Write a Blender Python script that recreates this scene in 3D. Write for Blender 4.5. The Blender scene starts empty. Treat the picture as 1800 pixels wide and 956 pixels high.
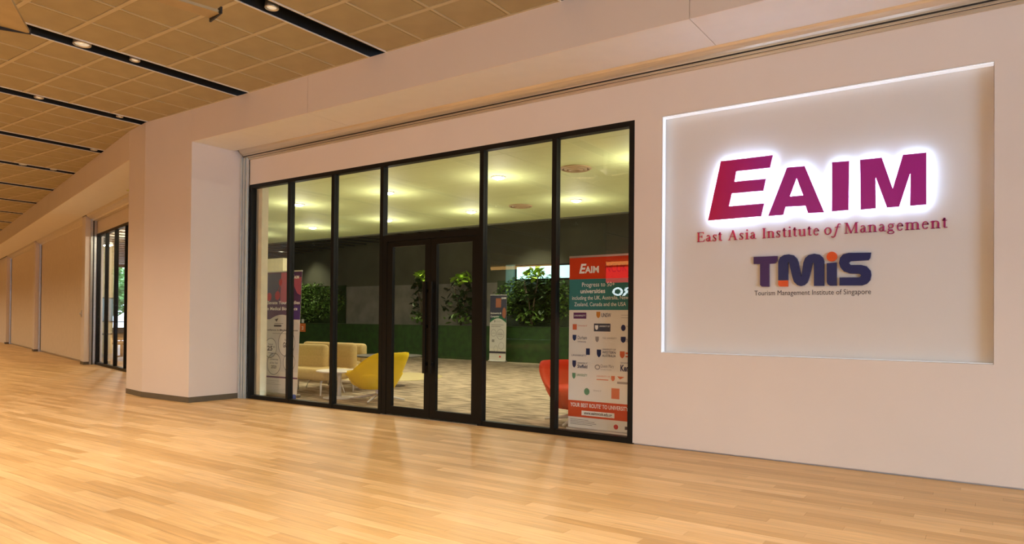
import bpy, bmesh, math, random
from mathutils import Vector, Matrix
random.seed(7)
sc = bpy.context.scene
COL = sc.collection

# ------------------------------------------------------------------ camera
CAM = Vector((0.0, -6.7813, 1.3))
YAW, PITCH, ROLL, FPX = -0.605208, 0.00988, 0.0090538, 1222.63
_f = Vector((math.sin(YAW)*math.cos(PITCH), math.cos(YAW)*math.cos(PITCH), math.sin(PITCH)))
_r0 = Vector((math.cos(YAW), -math.sin(YAW), 0)); _u0 = _r0.cross(_f)
_r = math.cos(ROLL)*_r0 + math.sin(ROLL)*_u0
_u = -math.sin(ROLL)*_r0 + math.cos(ROLL)*_u0
cam = bpy.data.objects.new('camera', bpy.data.cameras.new('camera'))
COL.objects.link(cam)
cam.matrix_world = Matrix(((_r.x, _u.x, -_f.x, CAM.x), (_r.y, _u.y, -_f.y, CAM.y), (_r.z, _u.z, -_f.z, CAM.z), (0, 0, 0, 1)))
cam.data.sensor_width = 36.0; cam.data.lens = FPX/1800*36; cam.data.shift_y = 71.767/1800
cam.data.clip_start = 0.05; cam.data.clip_end = 300
sc.camera = cam
def in_view(p, m=30):
    v = Vector(p)-CAM; z = v.dot(_f)
    if z < .3: return False
    x = 900+FPX*v.dot(_r)/z; y = 549.77-FPX*v.dot(_u)/z
    return -m < x < 1800+m and -m < y < 956+m
# ------------------------------------------------------------------ world and exposure
W = bpy.data.worlds.new('world'); sc.world = W; W.use_nodes = True
W.node_tree.nodes['Background'].inputs[0].default_value = (.62, .80, 1.0, 1)
W.node_tree.nodes['Background'].inputs[1].default_value = 6.0
sc.view_settings.view_transform = 'Standard'; sc.view_settings.look = 'None'
sc.view_settings.exposure = 0.30; sc.view_settings.gamma = 1.0
sc.view_settings.use_curve_mapping = False

# ------------------------------------------------------------------ lamps of the building
WARM = (1.0, .84, .65); WARM2 = (1.0, .78, .50)
def lamp(kind, name, loc, energy, color, radius=.08, cone=None, blend=.8, rot=None, size=None):
    l = bpy.data.lights.new(name, kind); l.energy = energy; l.color = color
    if kind in ('SPOT', 'POINT'): l.shadow_soft_size = radius
    if kind == 'SPOT': l.spot_size = math.radians(cone or 150); l.spot_blend = blend
    if kind == 'AREA' and size: l.shape = 'RECTANGLE'; l.size, l.size_y = size
    o = bpy.data.objects.new(name, l); COL.objects.link(o); o.location = loc
    if rot: o.rotation_euler = rot
    return o
# corridor downlights sit in the dark troughs, one row after another, in view and behind the camera alike
TROUGH_X = [-6.04-2.67*k for k in range(-5, 20)]
for tx in TROUGH_X:
    if tx > 5: continue
    rows = (-4.3, -7.4) if tx > -13 else (-4.0+.2437*(-11.3-tx), -7.4+.2437*(-11.3-tx))
    for ry in rows:
        e = 230 if tx > -2 else (340 if tx > -7 else 320)
        if tx < -10: e *= .8
        lamp('SPOT', 'downlight_lamp', (tx, ry, 4.44), e, WARM if tx > -14 else WARM2, .09, 136, 1.0)
# lounge ceiling lamps, each with an unseen fill point added below it
LOUNGE_L = [(-9.77, 3.03), (-12.48, 3.03), (-7.08, 3.0), (-4.4, 3.0), (-7.08, 5.75), (-9.87, 5.8), (-15.33, 5.75), (-12.5, 5.78), (-4.4, 5.75), (-18.1, 5.75), (-1.7, 3.0)]
for x, y in LOUNGE_L:
    lamp('POINT', 'lounge_lamp_and_fill', (x, y, 3.30), 21, (1.0, .95, .78), .06)
    lamp('SPOT', 'lounge_lamp_and_fill', (x, y, 3.74), 250, (1.0, .93, .72), .07, 160, 1.0)

# ------------------------------------------------------------------ helpers
def new_obj(name, data, parent=None):
    o = bpy.data.objects.new(name, data); COL.objects.link(o)
    if parent is not None: o.parent = parent
    return o
class B:
    def __init__(s): s.v = []; s.f = []; s.sm = []; s.marks = []
    def add(s, vs, fs, smooth=False, M=None):
        n = len(s.v); s.marks.append((n, len(s.f)))
        s.v += [tuple(M @ Vector(p)) if M else tuple(p) for p in vs]
        s.f += [tuple(i+n for i in q) for q in fs]; s.sm += [smooth]*len(fs); return s
    def box(s, a, b, M=None):
        x0, y0, z0 = a; x1, y1, z1 = b
        return s.add([(x0,y0,z0),(x1,y0,z0),(x1,y1,z0),(x0,y1,z0),(x0,y0,z1),(x1,y0,z1),(x1,y1,z1),(x0,y1,z1)],
              [(0,3,2,1),(4,5,6,7),(0,1,5,4),(1,2,6,5),(2,3,7,6),(3,0,4,7)], False, M)
    def prism(s, poly, lo, hi, axis='z', M=None, smooth=False):
        n = len(poly)
        def P(p, h): return {'z': (p[0], p[1], h), 'y': (p[0], h, p[1]), 'x': (h, p[0], p[1])}[axis]
        vs = [P(p, lo) for p in poly]+[P(p, hi) for p in poly]
        s.add(vs, [tuple(range(n))[::-1], tuple(range(n, 2*n))], False, M)
        m = len(s.v)-2*n
        s.f += [(m+i, m+(i+1) % n, m+n+(i+1) % n, m+n+i) for i in range(n)]; s.sm += [smooth]*n
        return s
    def lathe(s, prof, c=(0,0,0), n=24, M=None, smooth=True):
        vs = []; fs = []
        for r, z in prof:
            for i in range(n):
                t = 2*math.pi*i/n; vs.append((c[0]+r*math.cos(t), c[1]+r*math.sin(t), c[2]+z))
        for k in range(len(prof)-1):
            for i in range(n):
                j = (i+1) % n; fs.append((k*n+i, k*n+j, (k+1)*n+j, (k+1)*n+i))
        fs.append(tuple(range(n))[::-1]); fs.append(tuple(range((len(prof)-1)*n, len(prof)*n)))
        return s.add(vs, fs, smooth, M)
    def cyl(s, c, r, h, n=20, M=None): return s.lathe([(r,0),(r,h)], c, n, M, False)
    def tube(s, pts, r, n=8, r2=None):
        pts = [Vector(p) for p in pts]; vs = []; fs = []; m = len(pts)
        for k, p in enumerate(pts):
            d = (pts[min(k+1, m-1)]-pts[max(k-1, 0)]).normalized()
            a = d.cross(Vector((0,0,1)) if abs(d.z) < .9 else Vector((1,0,0))).normalized(); b = d.cross(a)
            rr = r if r2 is None else r+(r2-r)*k/(m-1)
            for i in range(n):
                t = 2*math.pi*i/n; vs.append(p+a*rr*math.cos(t)+b*rr*math.sin(t))
        for k in range(m-1):
            for i in range(n):
                j = (i+1) % n; fs.append((k*n+i, (k+1)*n+i, (k+1)*n+j, k*n+j))
        fs += [tuple(range(n)), tuple(range((m-1)*n, m*n))[::-1]]
        return s.add(vs, fs, True)
    def mesh(s, name, mat):
        me = bpy.data.meshes.new(name); me.from_pydata(s.v, [], s.f); me.materials.append(mat)
        me.polygons.foreach_set('use_smooth', s.sm)
        me.update(); return me
    def build(s, name, mat, parent=None, kind=None, label=None, fix=False):
        me = s.mesh(name, mat)
        if fix:
            bm = bmesh.new(); bm.from_mesh(me); bmesh.ops.recalc_face_normals(bm, faces=bm.faces); bm.to_mesh(me); bm.free()
        o = new_obj(name, me, parent)
        if kind: o['kind'] = kind
        if label: o['label'] = label
        return o
def rbox(a, b, r=.04, seg=3, M=None):
    """rounded box as (verts, faces)"""
    bm = bmesh.new(); bmesh.ops.create_cube(bm, size=1)
    for v in bm.verts: v.co = Vector(((v.co.x+.5)*(b[0]-a[0])+a[0], (v.co.y+.5)*(b[1]-a[1])+a[1], (v.co.z+.5)*(b[2]-a[2])+a[2]))
    bmesh.ops.bevel(bm, geom=bm.edges[:], offset=r, segments=seg, profile=.5, affect='EDGES')
    vs = [M @ v.co if M else v.co.copy() for v in bm.verts]; bm.verts.index_update()
    fs = [tuple(v.index for v in f.verts) for f in bm.faces]; bm.free(); return vs, fs
def thing(name, label, cat, loc=(0,0,0), rz=0, group=None):
    o = bpy.data.objects.new(name, None); COL.objects.link(o); o.location = loc; o.rotation_euler = (0,0,rz)
    o.empty_display_size = .1
    o['label'] = label; o['category'] = cat
    if group: o['group'] = group
    return o
def tag(o, label, cat, group=None, kind=None):
    o['label'] = label; o['category'] = cat
    if group: o['group'] = group
    if kind: o['kind'] = kind
    return o
def struct(name, b, mat, parent=None): return b.build(name, mat, parent, 'structure')
def copy_tree(o, parent=None):
    c = o.copy(); COL.objects.link(c)
    if parent is not None: c.parent = parent
    for ch in [q for q in bpy.data.objects if q.parent == o]: copy_tree(ch, c)
    return c
def children(o): return [q for q in bpy.data.objects if q.parent == o]

# ------------------------------------------------------------------ materials
def mat(name, col, rough=.6, metal=0.0, var=.06, scale=6.0, stretch=(1,1,1), spec=.5, bump=0.0, emit=None, es=0.0, coat=0.0):
    m = bpy.data.materials.new(name); m.use_nodes = True; nt = m.node_tree; N = nt.nodes; L = nt.links
    p = N['Principled BSDF']; p.inputs['Roughness'].default_value = rough; p.inputs['Metallic'].default_value = metal
    p.inputs['Specular IOR Level'].default_value = spec; p.inputs['Coat Weight'].default_value = coat
    tc = N.new('ShaderNodeTexCoord'); mp = N.new('ShaderNodeMapping'); mp.inputs['Scale'].default_value = stretch
    nz = N.new('ShaderNodeTexNoise'); nz.inputs['Scale'].default_value = scale; nz.inputs['Detail'].default_value = 4
    cr = N.new('ShaderNodeValToRGB'); cr.color_ramp.elements[0].position = .3; cr.color_ramp.elements[1].position = .7
    cr.color_ramp.elements[0].color = (*[c*(1-var) for c in col], 1); cr.color_ramp.elements[1].color = (*[min(1, c*(1+var)) for c in col], 1)
    L.new(tc.outputs['Object'], mp.inputs[0]); L.new(mp.outputs[0], nz.inputs[0]); L.new(nz.outputs[0], cr.inputs[0]); L.new(cr.outputs[0], p.inputs['Base Color'])
    if bump:
        bn = N.new('ShaderNodeBump'); bn.inputs['Strength'].default_value = bump; bn.inputs['Distance'].default_value = .01
        L.new(nz.outputs[0], bn.inputs['Height']); L.new(bn.outputs[0], p.inputs['Normal'])
    if emit: p.inputs['Emission Color'].default_value = (*emit, 1); p.inputs['Emission Strength'].default_value = es
    return m
def glass_mat(name, tint=(1,1,1)):
    m = bpy.data.materials.new(name); m.use_nodes = True; nt = m.node_tree; N = nt.nodes; L = nt.links
    N.remove(N['Principled BSDF']); out = N['Material Output']
    t = N.new('ShaderNodeBsdfTransparent'); t.inputs[0].default_value = (*tint, 1)
    g = N.new('ShaderNodeBsdfGlossy'); g.inputs['Roughness'].default_value = .0; g.inputs[0].default_value = (1,1,1,1)
    lw = N.new('ShaderNodeLayerWeight'); pw = N.new('ShaderNodeMath'); pw.operation = 'POWER'; pw.inputs[1].default_value = 5
    mu = N.new('ShaderNodeMath'); mu.operation = 'MULTIPLY_ADD'; mu.inputs[1].default_value = .9; mu.inputs[2].default_value = .035
    mx = N.new('ShaderNodeMixShader')
    L.new(lw.outputs['Facing'], pw.inputs[0]); L.new(pw.outputs[0], mu.inputs[0]); L.new(mu.outputs[0], mx.inputs[0])
    L.new(t.outputs[0], mx.inputs[1]); L.new(g.outputs[0], mx.inputs[2]); L.new(mx.outputs[0], out.inputs[0])
    return m
def wood_mat():
    m = bpy.data.materials.new('oak_strip_floor'); m.use_nodes = True; nt = m.node_tree; N = nt.nodes; L = nt.links
    p = N['Principled BSDF']; p.inputs['Roughness'].default_value = .4; p.inputs['Specular IOR Level'].default_value = .5
    def M(op, a, b=None):
        n = N.new('ShaderNodeMath'); n.operation = op
        for i, q in enumerate((a, b)):
            if q is None: continue
            if isinstance(q, (int, float)): n.inputs[i].default_value = q
            else: L.new(q, n.inputs[i])
        return n.outputs[0]
    ge = N.new('ShaderNodeNewGeometry'); sx = N.new('ShaderNodeSeparateXYZ'); L.new(ge.outputs['Position'], sx.inputs[0])
    row = M('FLOOR', M('DIVIDE', sx.outputs[1], PW))
    off = M('MULTIPLY', M('FRACT', M('MULTIPLY', M('ADD', row, 1000), .6180339)), PL)
    colm = M('FLOOR', M('DIVIDE', M('ADD', sx.outputs[0], off), PL))
    cb = N.new('ShaderNodeCombineXYZ'); L.new(row, cb.inputs[0]); L.new(colm, cb.inputs[1])
    wn = N.new('ShaderNodeTexWhiteNoise'); wn.noise_dimensions = '2D'; L.new(cb.outputs[0], wn.inputs['Vector'])
    cr = N.new('ShaderNodeValToRGB'); e = cr.color_ramp.elements
    e[0].position = 0; e[0].color = (.50, .295, .115, 1); e[1].position = 1; e[1].color = (.70, .46, .225, 1)
    q = cr.color_ramp.elements.new(.35); q.color = (.575, .355, .15, 1)
    q = cr.color_ramp.elements.new(.7); q.color = (.63, .40, .18, 1)
    L.new(wn.outputs[0], cr.inputs[0])
    mp = N.new('ShaderNodeMapping'); mp.inputs['Scale'].default_value = (.9, 16, 1); L.new(ge.outputs['Position'], mp.inputs[0])
    nz = N.new('ShaderNodeTexNoise'); nz.inputs['Scale'].default_value = 2.2; nz.inputs['Detail'].default_value = 5; nz.inputs['Roughness'].default_value = .6
    L.new(mp.outputs[0], nz.inputs[0])
    hv = N.new('ShaderNodeHueSaturation'); L.new(cr.outputs[0], hv.inputs['Color'])
    L.new(M('ADD', M('MULTIPLY', nz.outputs[0], .9), .56), hv.inputs['Value']); L.new(hv.outputs[0], p.inputs['Base Color'])
    L.new(M('ADD', M('MULTIPLY', nz.outputs[0], .2), .32), p.inputs['Roughness'])
    return m
def logo_mat(name, a, b, x0, x1):
    m = mat(name, a, .35); nt = m.node_tree; N = nt.nodes; L = nt.links
    ge = N.new('ShaderNodeNewGeometry'); sx = N.new('ShaderNodeSeparateXYZ'); L.new(ge.outputs['Position'], sx.inputs[0])
    mr = N.new('ShaderNodeMapRange'); mr.inputs['From Min'].default_value = x0; mr.inputs['From Max'].default_value = x1
    L.new(sx.outputs[0], mr.inputs['Value']); cr = N.new('ShaderNodeValToRGB')
    cr.color_ramp.elements[0].color = (*a, 1); cr.color_ramp.elements[1].color = (*b, 1)
    L.new(mr.outputs[0], cr.inputs[0]); L.new(cr.outputs[0], N['Principled BSDF'].inputs['Base Color']); return m
PW, PL = .10, 1.15
MW = mat('painted_wall', (.78, .68, .60), .65, var=.015, scale=1.5)
MWHITE = mat('white_paint', (.78, .74, .70), .55, var=.015)
MSIGNB = mat('sign_recess_paint', (.74, .69, .64), .5, var=.015, scale=1.2)
MFLOOR = wood_mat()
MGROUT = mat('floor_joint', (.30, .18, .08), .8)
MTILE = mat('ceiling_tile_mesh', (.38, .305, .165), .7, var=.07, scale=3)
MBAR = mat('ceiling_bar', (.52, .43, .26), .6)
MDARK = mat('trough_black', (.012, .012, .012), .5)
MFRAME = mat('black_aluminium', (.008, .0075, .006), .42, spec=.22)
MALU = mat('brushed_aluminium', (.55, .53, .50), .32, .9, .08, 3, (1, 1, 20))
MHOOD = mat('shutter_steel', (.66, .58, .46), .36, .6, .1, 2, (1, 30, 30))
MSKIRT = mat('skirting_laminate', (.13, .105, .07), .45)
MSHUT = mat('shutter_slat', (.80, .68, .54), .5, var=.03)
MGLASS = glass_mat('clear_glass')
MCARPET = mat('carpet', (.38, .30, .205), .95, var=.42, scale=2.4, stretch=(1, 4.5, 1), bump=.4)
for _e, _p in zip(MCARPET.node_tree.nodes['Color Ramp'].color_ramp.elements, (.42, .58)): _e.position = _p
MLCEIL = mat('lounge_ceiling_paint', (.64, .70, .34), .7, var=.03, scale=1)
MCREAM = mat('cream_paint', (.74, .66, .42), .6)
MDWALL = mat('dark_olive_wall', (.10, .10, .065), .8, var=.15, scale=1)
MCONC = mat('concrete_wall', (.23, .21, .18), .85, var=.2, scale=2)
MGRASS = mat('clipped_green_cladding', (.017, .055, .005), .7, var=.4, scale=5, bump=.5)
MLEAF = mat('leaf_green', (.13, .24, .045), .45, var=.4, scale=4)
MLEAF2 = mat('lit_leaf', (.32, .52, .05), .4, var=.35, scale=5)
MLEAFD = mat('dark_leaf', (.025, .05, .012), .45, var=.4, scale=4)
MBARK = mat('bark', (.12, .09, .06), .9)
MSOFA = mat('beige_upholstery', (.58, .42, .17), .8, var=.06, scale=30, bump=.2)
MYEL = mat('yellow_upholstery', (.88, .62, .02), .7, var=.04, spec=.1)
MRED = mat('red_upholstery', (.66, .035, .003), .7, var=.05, spec=.1)
MWMET = mat('white_metal', (.75, .72, .66), .35)
MDTAB = mat('dark_table', (.05, .045, .03), .4)
MRUG = mat('cream_rug', (.52, .44, .22), .95, var=.08, scale=10)
MEMW = mat('lamp_glow', (1, 1, 1), .5, emit=(1, .95, .85), es=30)
MREFL = mat('lamp_reflector', (.85, .80, .70), .25, .6, emit=(1, .85, .62), es=.35)
def flat(name, c, r=.5): return mat(name, c, r, var=.01, spec=.12)

# ------------------------------------------------------------------ geometry constants
AL = math.radians(13.7)
LO = Vector((-11.26, -1.0, 0)); LU = Vector((-math.cos(AL), math.sin(AL), 0)); LN = Vector((math.sin(AL), math.cos(AL), 0))
def LW(s, d, z=0): return LO+LU*s+LN*d+Vector((0, 0, z))
ML = Matrix(((LU.x, LN.x, 0, LO.x), (LU.y, LN.y, 0, LO.y), (0, 0, 1, 0), (0, 0, 0, 1)))   # local (s,d,z) of the left wing
ZC, ZS, YF = 4.447, 3.955, -.91      # corridor ceiling, soffit, fascia plane

# ------------------------------------------------------------------ floor
fl = struct('floor', B().prism([(-62, -32), (9, -32), (9, .08), (-9.98, .08), (-12.3, .42), tuple(LW(60, 1.2)[:2])], -.12, -.010), MGROUT)
me_plank = B().box((-PL/2+.0006, -PW/2+.0005, -.006), (PL/2-.0006, PW/2-.0005, .006)).mesh('plank', MFLOOR)
cells = []
for r in range(math.floor(-9.0/PW), math.ceil(9.0/PW)):
    off = ((r+1000)*.6180339 % 1)*PL
    for c in range(math.floor(-45/PL), math.ceil(4/PL)):
        x = (c+.5)*PL-off; y = (r+.5)*PW
        if y > (.02 if x > -9.4 else -.2+.2437*(-11.3-x)+1.2): continue
        if x > -9.9 and y > -.0: continue
        if x < -20 and y < -3: continue
        cells.append(((Vector((x, y, 0))-CAM).length, x, y))
vis = sorted(q for q in cells if in_view((q[1], q[2], 0), 120))
near = set(vis[:300])
for d, x, y in vis[:300]:
    o = new_obj('plank', me_plank, fl); o.location = (x, y, -.006)
b = B()
for q in cells:
    if q in near: continue
    d, x, y = q; b.box((x-PL/2+.0006, y-PW/2+.0005, -.012), (x+PL/2-.0006, y+PW/2-.0005, 0))
b.build('plank_field', MFLOOR, fl, 'stuff')
PART = [(-12.25, .5), (-24.65, 7.72), (-30.9, 11.6)]        # partition line between the two rooms
struct('floor', B().prism([(3.2, .16), (3.2, 11.6), (-30.9, 11.6), (-24.65, 7.72), (-12.2, .45), (-9.9, .16)], -.12, -.002), MCARPET)
struct('floor', B().prism([tuple(LW(2, 1.2)[:2]), tuple(LW(26, 1.2)[:2]), tuple(LW(26, 11)[:2]), (-30.9, 11.7), (-12.3, .55)], -.12, -.004), mat('grey_floor', (.30, .29, .27), .35))
# ------------------------------------------------------------------ corridor ceiling
ce = struct('ceiling', B().prism([(-62, -32), (9, -32), (9, -.3), (-11.2, -.3), tuple(LW(60, .8)[:2])], 4.62, 4.75), MDARK)
TW = .13
bars = B(); far = B(); tiles = []
me_tile = B().box((-.288, -.283, 0), (.288, .283, .02)).add(*rbox((-.27, -.265, -.006), (.27, .265, .004), .003, 1)).mesh('ceiling_tile', MTILE)
for k, tx in enumerate(TROUGH_X):
    x0 = tx+TW
    ylim = -.91 if tx > -11.3 else -.7+.2437*(-11.3-tx)
    bars_y = []
    r = 0
    y = -.91+.59*(0 if ylim < -.9 else math.ceil((ylim+.91)/.59)+1)
    while y > -12.4:
        bars.box((x0, y-.023, ZC-.004), (x0+2.41, y+.023, ZC+.02))
        for c in range(4):
            cx = x0+.3+.6025*c; cy = y-.295
            tiles.append((cx, cy))
        y -= .59
    for c in range(1, 4): bars.box((x0+.6025*c-.013, -12.4, ZC-.002), (x0+.6025*c+.013, max(ylim, -.9)+.7 if tx < -11 else -.6, ZC+.02))
    # trough: black U channel with a thin pale lip
    ye = -.55 if tx > -11.3 else ylim+.9
    t = B().box((tx-TW, -30, ZC+.12), (tx+TW, ye, ZC+.14)); t.box((tx-TW-.006, -30, ZC+.0), (tx-TW+.004, ye, ZC+.14)); t.box((tx+TW-.004, -30, ZC+.0), (tx+TW+.006, ye, ZC+.14))
    t.build('light_trough', MDARK, ce)
    B().box((tx-TW-.022, -30, ZC-.008), (tx-TW-.004, ye, ZC+.01)).box((tx+TW+.004, -30, ZC-.008), (tx+TW+.022, ye, ZC+.01)).build('trough_lip', MWMET, ce)
    far.box((x0, -30, ZC), (x0+2.41, -12.4, ZC+.03))
tiles = [t for t in tiles if (Vector((t[0], t[1], 0))-LO).dot(LN) < .45 or t[0] > -11.3]
tv = sorted(((Vector((x, y, ZC))-CAM).length, x, y) for x, y in tiles if in_view((x, y, ZC), 60))[:300]
tset = {(x, y) for d, x, y in tv}
for d, x, y in tv:
    o = new_obj('ceiling_tile', me_tile, ce); o.location = (x, y, ZC+.007)
for x, y in tiles:
    if (x, y) not in tset: far.box((x-.288, y-.283, ZC+.003), (x+.288, y+.283, ZC+.028))
far.build('ceiling_tile_field', MTILE, ce, 'stuff')
bars.build('ceiling_grid', MBAR, ce, 'stuff')
# ------------------------------------------------------------------ bulkhead over the shopfronts
bk = struct('trim_1', B().box((-9.98, YF+.012, ZS+.012), (9, -.21, ZC-.01)), MW)
for x0, x1 in ((-9.98, -7.314), (-7.314, -2.197), (-2.197, 2.92), (2.92, 9)):
    B().box((x0+.003, YF, ZS), (x1-.003, YF+.012, ZC-.002)).build('fascia_panel', MW, bk)
    B().box((x0+.003, YF+.013, ZS), (x1-.003, -.2, ZS+.012)).build('soffit_panel', MWHITE, bk)
B().box((-9.98, -.2, ZS+.22), (9, .1, ZS+.24)).box((-9.98, .0, ZS), (9, .1, ZC+.15)).build('slot_lining', MDARK, bk)
# roller shutter hood and bottom guide in the slot
prof = [(-.185, 4.06), (-.175, 3.99), (-.15, 3.945), (-.115, 3.915), (-.085, 3.90), (-.082, 3.885), (-.07, 3.885), (-.066, 3.868), (-.05, 3.865), (-.046, 3.85), (-.03, 3.848), (-.027, 3.832), (-.001, 3.83), (-.001, 4.1), (-.1, 4.14)]
hd = thing('roller_shutter', 'long brownish steel roller shutter housing above the glazed front and lit sign', 'shutter', (-9.95, 0, 0))
B().prism(prof, .035, 18.9, 'x').build('shutter_hood', MHOOD, hd)
B().box((.02, -.083, 3.874), (18.9, -.066, 3.884)).box((.02, -.048, 3.852), (18.9, -.03, 3.858)).build('guide_groove', MDARK, hd)
# ------------------------------------------------------------------ main wall with recess and glazing opening
w = B()
w.box((-9.99, 0, 3.43), (-2.825, .16, 3.98)); w.box((-3.13, 0, 0.012), (-2.825, .16, 3.43)); w.box((-2.825, 0, .012), (.005, .16, .975)); w.box((-2.825, 0, 3.42), (9, .16, 3.98))
w.box((.005, 0, .012), (9, .16, 3.42)); w.box((-2.825, .1, .975), (.005, .16, 3.42)); w.box((-3.12, .02, -.1), (9, .16, .012))
struct('wall_front', w, MW)
rc = B().box((-2.822, .094, .978), (.002, .0995, 3.417)).box((-2.8245, .001, .975), (-2.818, .094, 3.42)).box((-2.818, .001, 3.413), (.005, .094, 3.4195))
struct('trim_2', rc, MSIGNB)
el = thing('edge_glow_strip', 'thin added white glow along the top and left edge of the recessed sign panel', 'light', (-2.82, .01, .98))
MEDGE = mat('edge_glow', (.9, .92, .95), .5, emit=(.80, .88, 1.0), es=.34)  # glow put on the recess edges, standing in for the letters' light
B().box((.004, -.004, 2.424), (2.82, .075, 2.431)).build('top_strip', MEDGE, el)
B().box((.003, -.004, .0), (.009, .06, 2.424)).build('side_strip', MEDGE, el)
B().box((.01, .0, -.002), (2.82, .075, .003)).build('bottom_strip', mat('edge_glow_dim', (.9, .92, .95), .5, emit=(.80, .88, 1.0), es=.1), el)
# ------------------------------------------------------------------ column
P0 = LW(.81, 1.15); P1 = LW(.81, 0); P2 = Vector((-11.304, -.93, 0)); P3 = Vector((-9.983, -.91, 0)); P4 = Vector((-9.983, .1, 0))
poly = [tuple(p[:2]) for p in (P1, P2, P3, P4, P0)]
cl = struct('wall_column', B().prism(poly, .085, ZC-.004), MW)
inner = [(-12.03, -.69), (-11.30, -.92), (-9.99, -.90), (-9.99, .1), tuple(LW(.83, 1.1)[:2])]
def offset_poly(pl, o):
    c = Vector((sum(p[0] for p in pl)/len(pl), sum(p[1] for p in pl)/len(pl)))
    return [tuple(Vector(p)+(Vector(p)-c).normalized()*o) for p in pl]
struct('baseboard_column', B().prism(offset_poly(poly, .008), .0, .085), MSKIRT)
# vertical guide rails beside the column
gr = thing('shutter_guide_rail', 'pale aluminium shutter guide rail between the big column and glazed front', 'rail', (-9.911, -.06, 0))
MRAIL = mat('satin_rail', (.62, .64, .62), .4, .35)
for a, c, y in ((-.062, -.026, -.03), (-.012, .024, -.012), (.042, .067, .0)): B().box((a, y, 0), (c, .055, 3.86)).build('rail', MRAIL, gr)
B().box((-.071, .04, 0), (.067, .054, 3.855)).build('groove', MDARK, gr)
# ------------------------------------------------------------------ storefront
st = struct('window_1', B().box((-9.84, .0, 3.372), (-3.13, .09, 3.43)), MFRAME)
FD = .085
for x0, x1 in ((-9.84, -9.785), (-8.88, -8.82), (-7.89, -7.83), (-6.9, -6.84), (-5.19, -5.13), (-4.15, -4.09), (-3.19, -3.13)):
    B().box((x0, -.004, 0), (x1, FD, 3.372)).build('mullion', MFRAME, st)
for x0, x1 in ((-9.785, -8.88), (-8.82, -7.89), (-7.83, -6.9), (-5.13, -4.15), (-4.09, -3.19)):
    B().box((x0, .0, 0), (x1, FD, .062)).build('bottom_rail', MFRAME, st)
    B().box((x0, .04, .062), (x1, .048, 3.372)).build('glass_pane', MGLASS, st)
B().box((-6.84, .0, 2.36), (-5.19, FD, 2.425)).build('transom', MFRAME, st)
B().box((-6.84, .04, 2.425), (-5.19, .048, 3.372)).build('glass_pane', MGLASS, st)
B().box((-6.84, .0, 0), (-6.76, .07, 2.36)).box((-5.2, .0, 0), (-5.19, .07, 2.36)).box((-6.76, .0, 2.34), (-5.2, .07, 2.36)).build('door_jamb', MFRAME, st)
B().box((-6.84, -.02, 0), (-5.19, .09, .008)).build('threshold', MALU, st)
for n, (x0, x1, hx) in enumerate(((-6.757, -5.982, -6.03), (-5.977, -5.203, -5.93))):
    st_ = .095; dr = B().box((x0, .005, .015), (x0+st_, .055, 2.335)).box((x1-st_, .005, .015), (x1, .055, 2.335)).box((x0+st_, .005, .015), (x1-st_, .055, .125)).box((x0+st_, .005, 2.265), (x1-st_, .055, 2.335))
    d = struct('door_%d' % (n+1), dr, MFRAME)
    B().box((x0+st_, .026, .125), (x1-st_, .034, 2.265)).build('glass_pane', MGLASS, d)
    hb = B().box((hx-.022, -.06, .60), (hx+.022, -.035, 1.78))
    for z in (.72, 1.2, 1.66): hb.box((hx-.01, -.036, z-.02), (hx+.01, .005, z+.02))
    hb.build('pull_handle', MFRAME, d)
# ------------------------------------------------------------------ left wing
ymax = 30
def lstruct(name, b, m, parent=None, kind='structure'):
    o = b.build(name, m, parent, kind if parent is None else None); return o
bl = struct('trim_3', B().box((.83, .012, ZS+.012), (60, .78, ZC-.01), ML), MW)
for s0 in (.82, 4.4, 9.0, 13.6, 18.2, 22.8, 27.4, 32, 40):
    s1 = {.82: 4.4, 32: 40, 40: 60}.get(s0, s0+4.6)
    B().box((s0+.003, .0, ZS), (s1-.003, .012, ZC-.002), ML).build('fascia_panel', MW, bl)
    B().box((s0+.003, .013, ZS), (s1-.003, .79, ZS+.012), ML).build('soffit_panel', MWHITE, bl)
B().box((.8, .79, ZS+.22), (60, 1.1, ZS+.24), ML).box((.8, 1.1, ZS-.0), (60, 1.25, ZC+.15), ML).build('slot_lining', MDARK, bl)
PIERS = (9.05, 17.8, 26.3)
wl = B().box((.82, 1.1, 3.5), (9.1, 1.25, 4.0), ML); wl.box((.82, 1.1, 0), (2.3, 1.25, 3.5), ML)
wl.box((26.7, .9, 0), (60, 1.25, 4.0), ML)
struct('wall_left', wl, MW)
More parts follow.
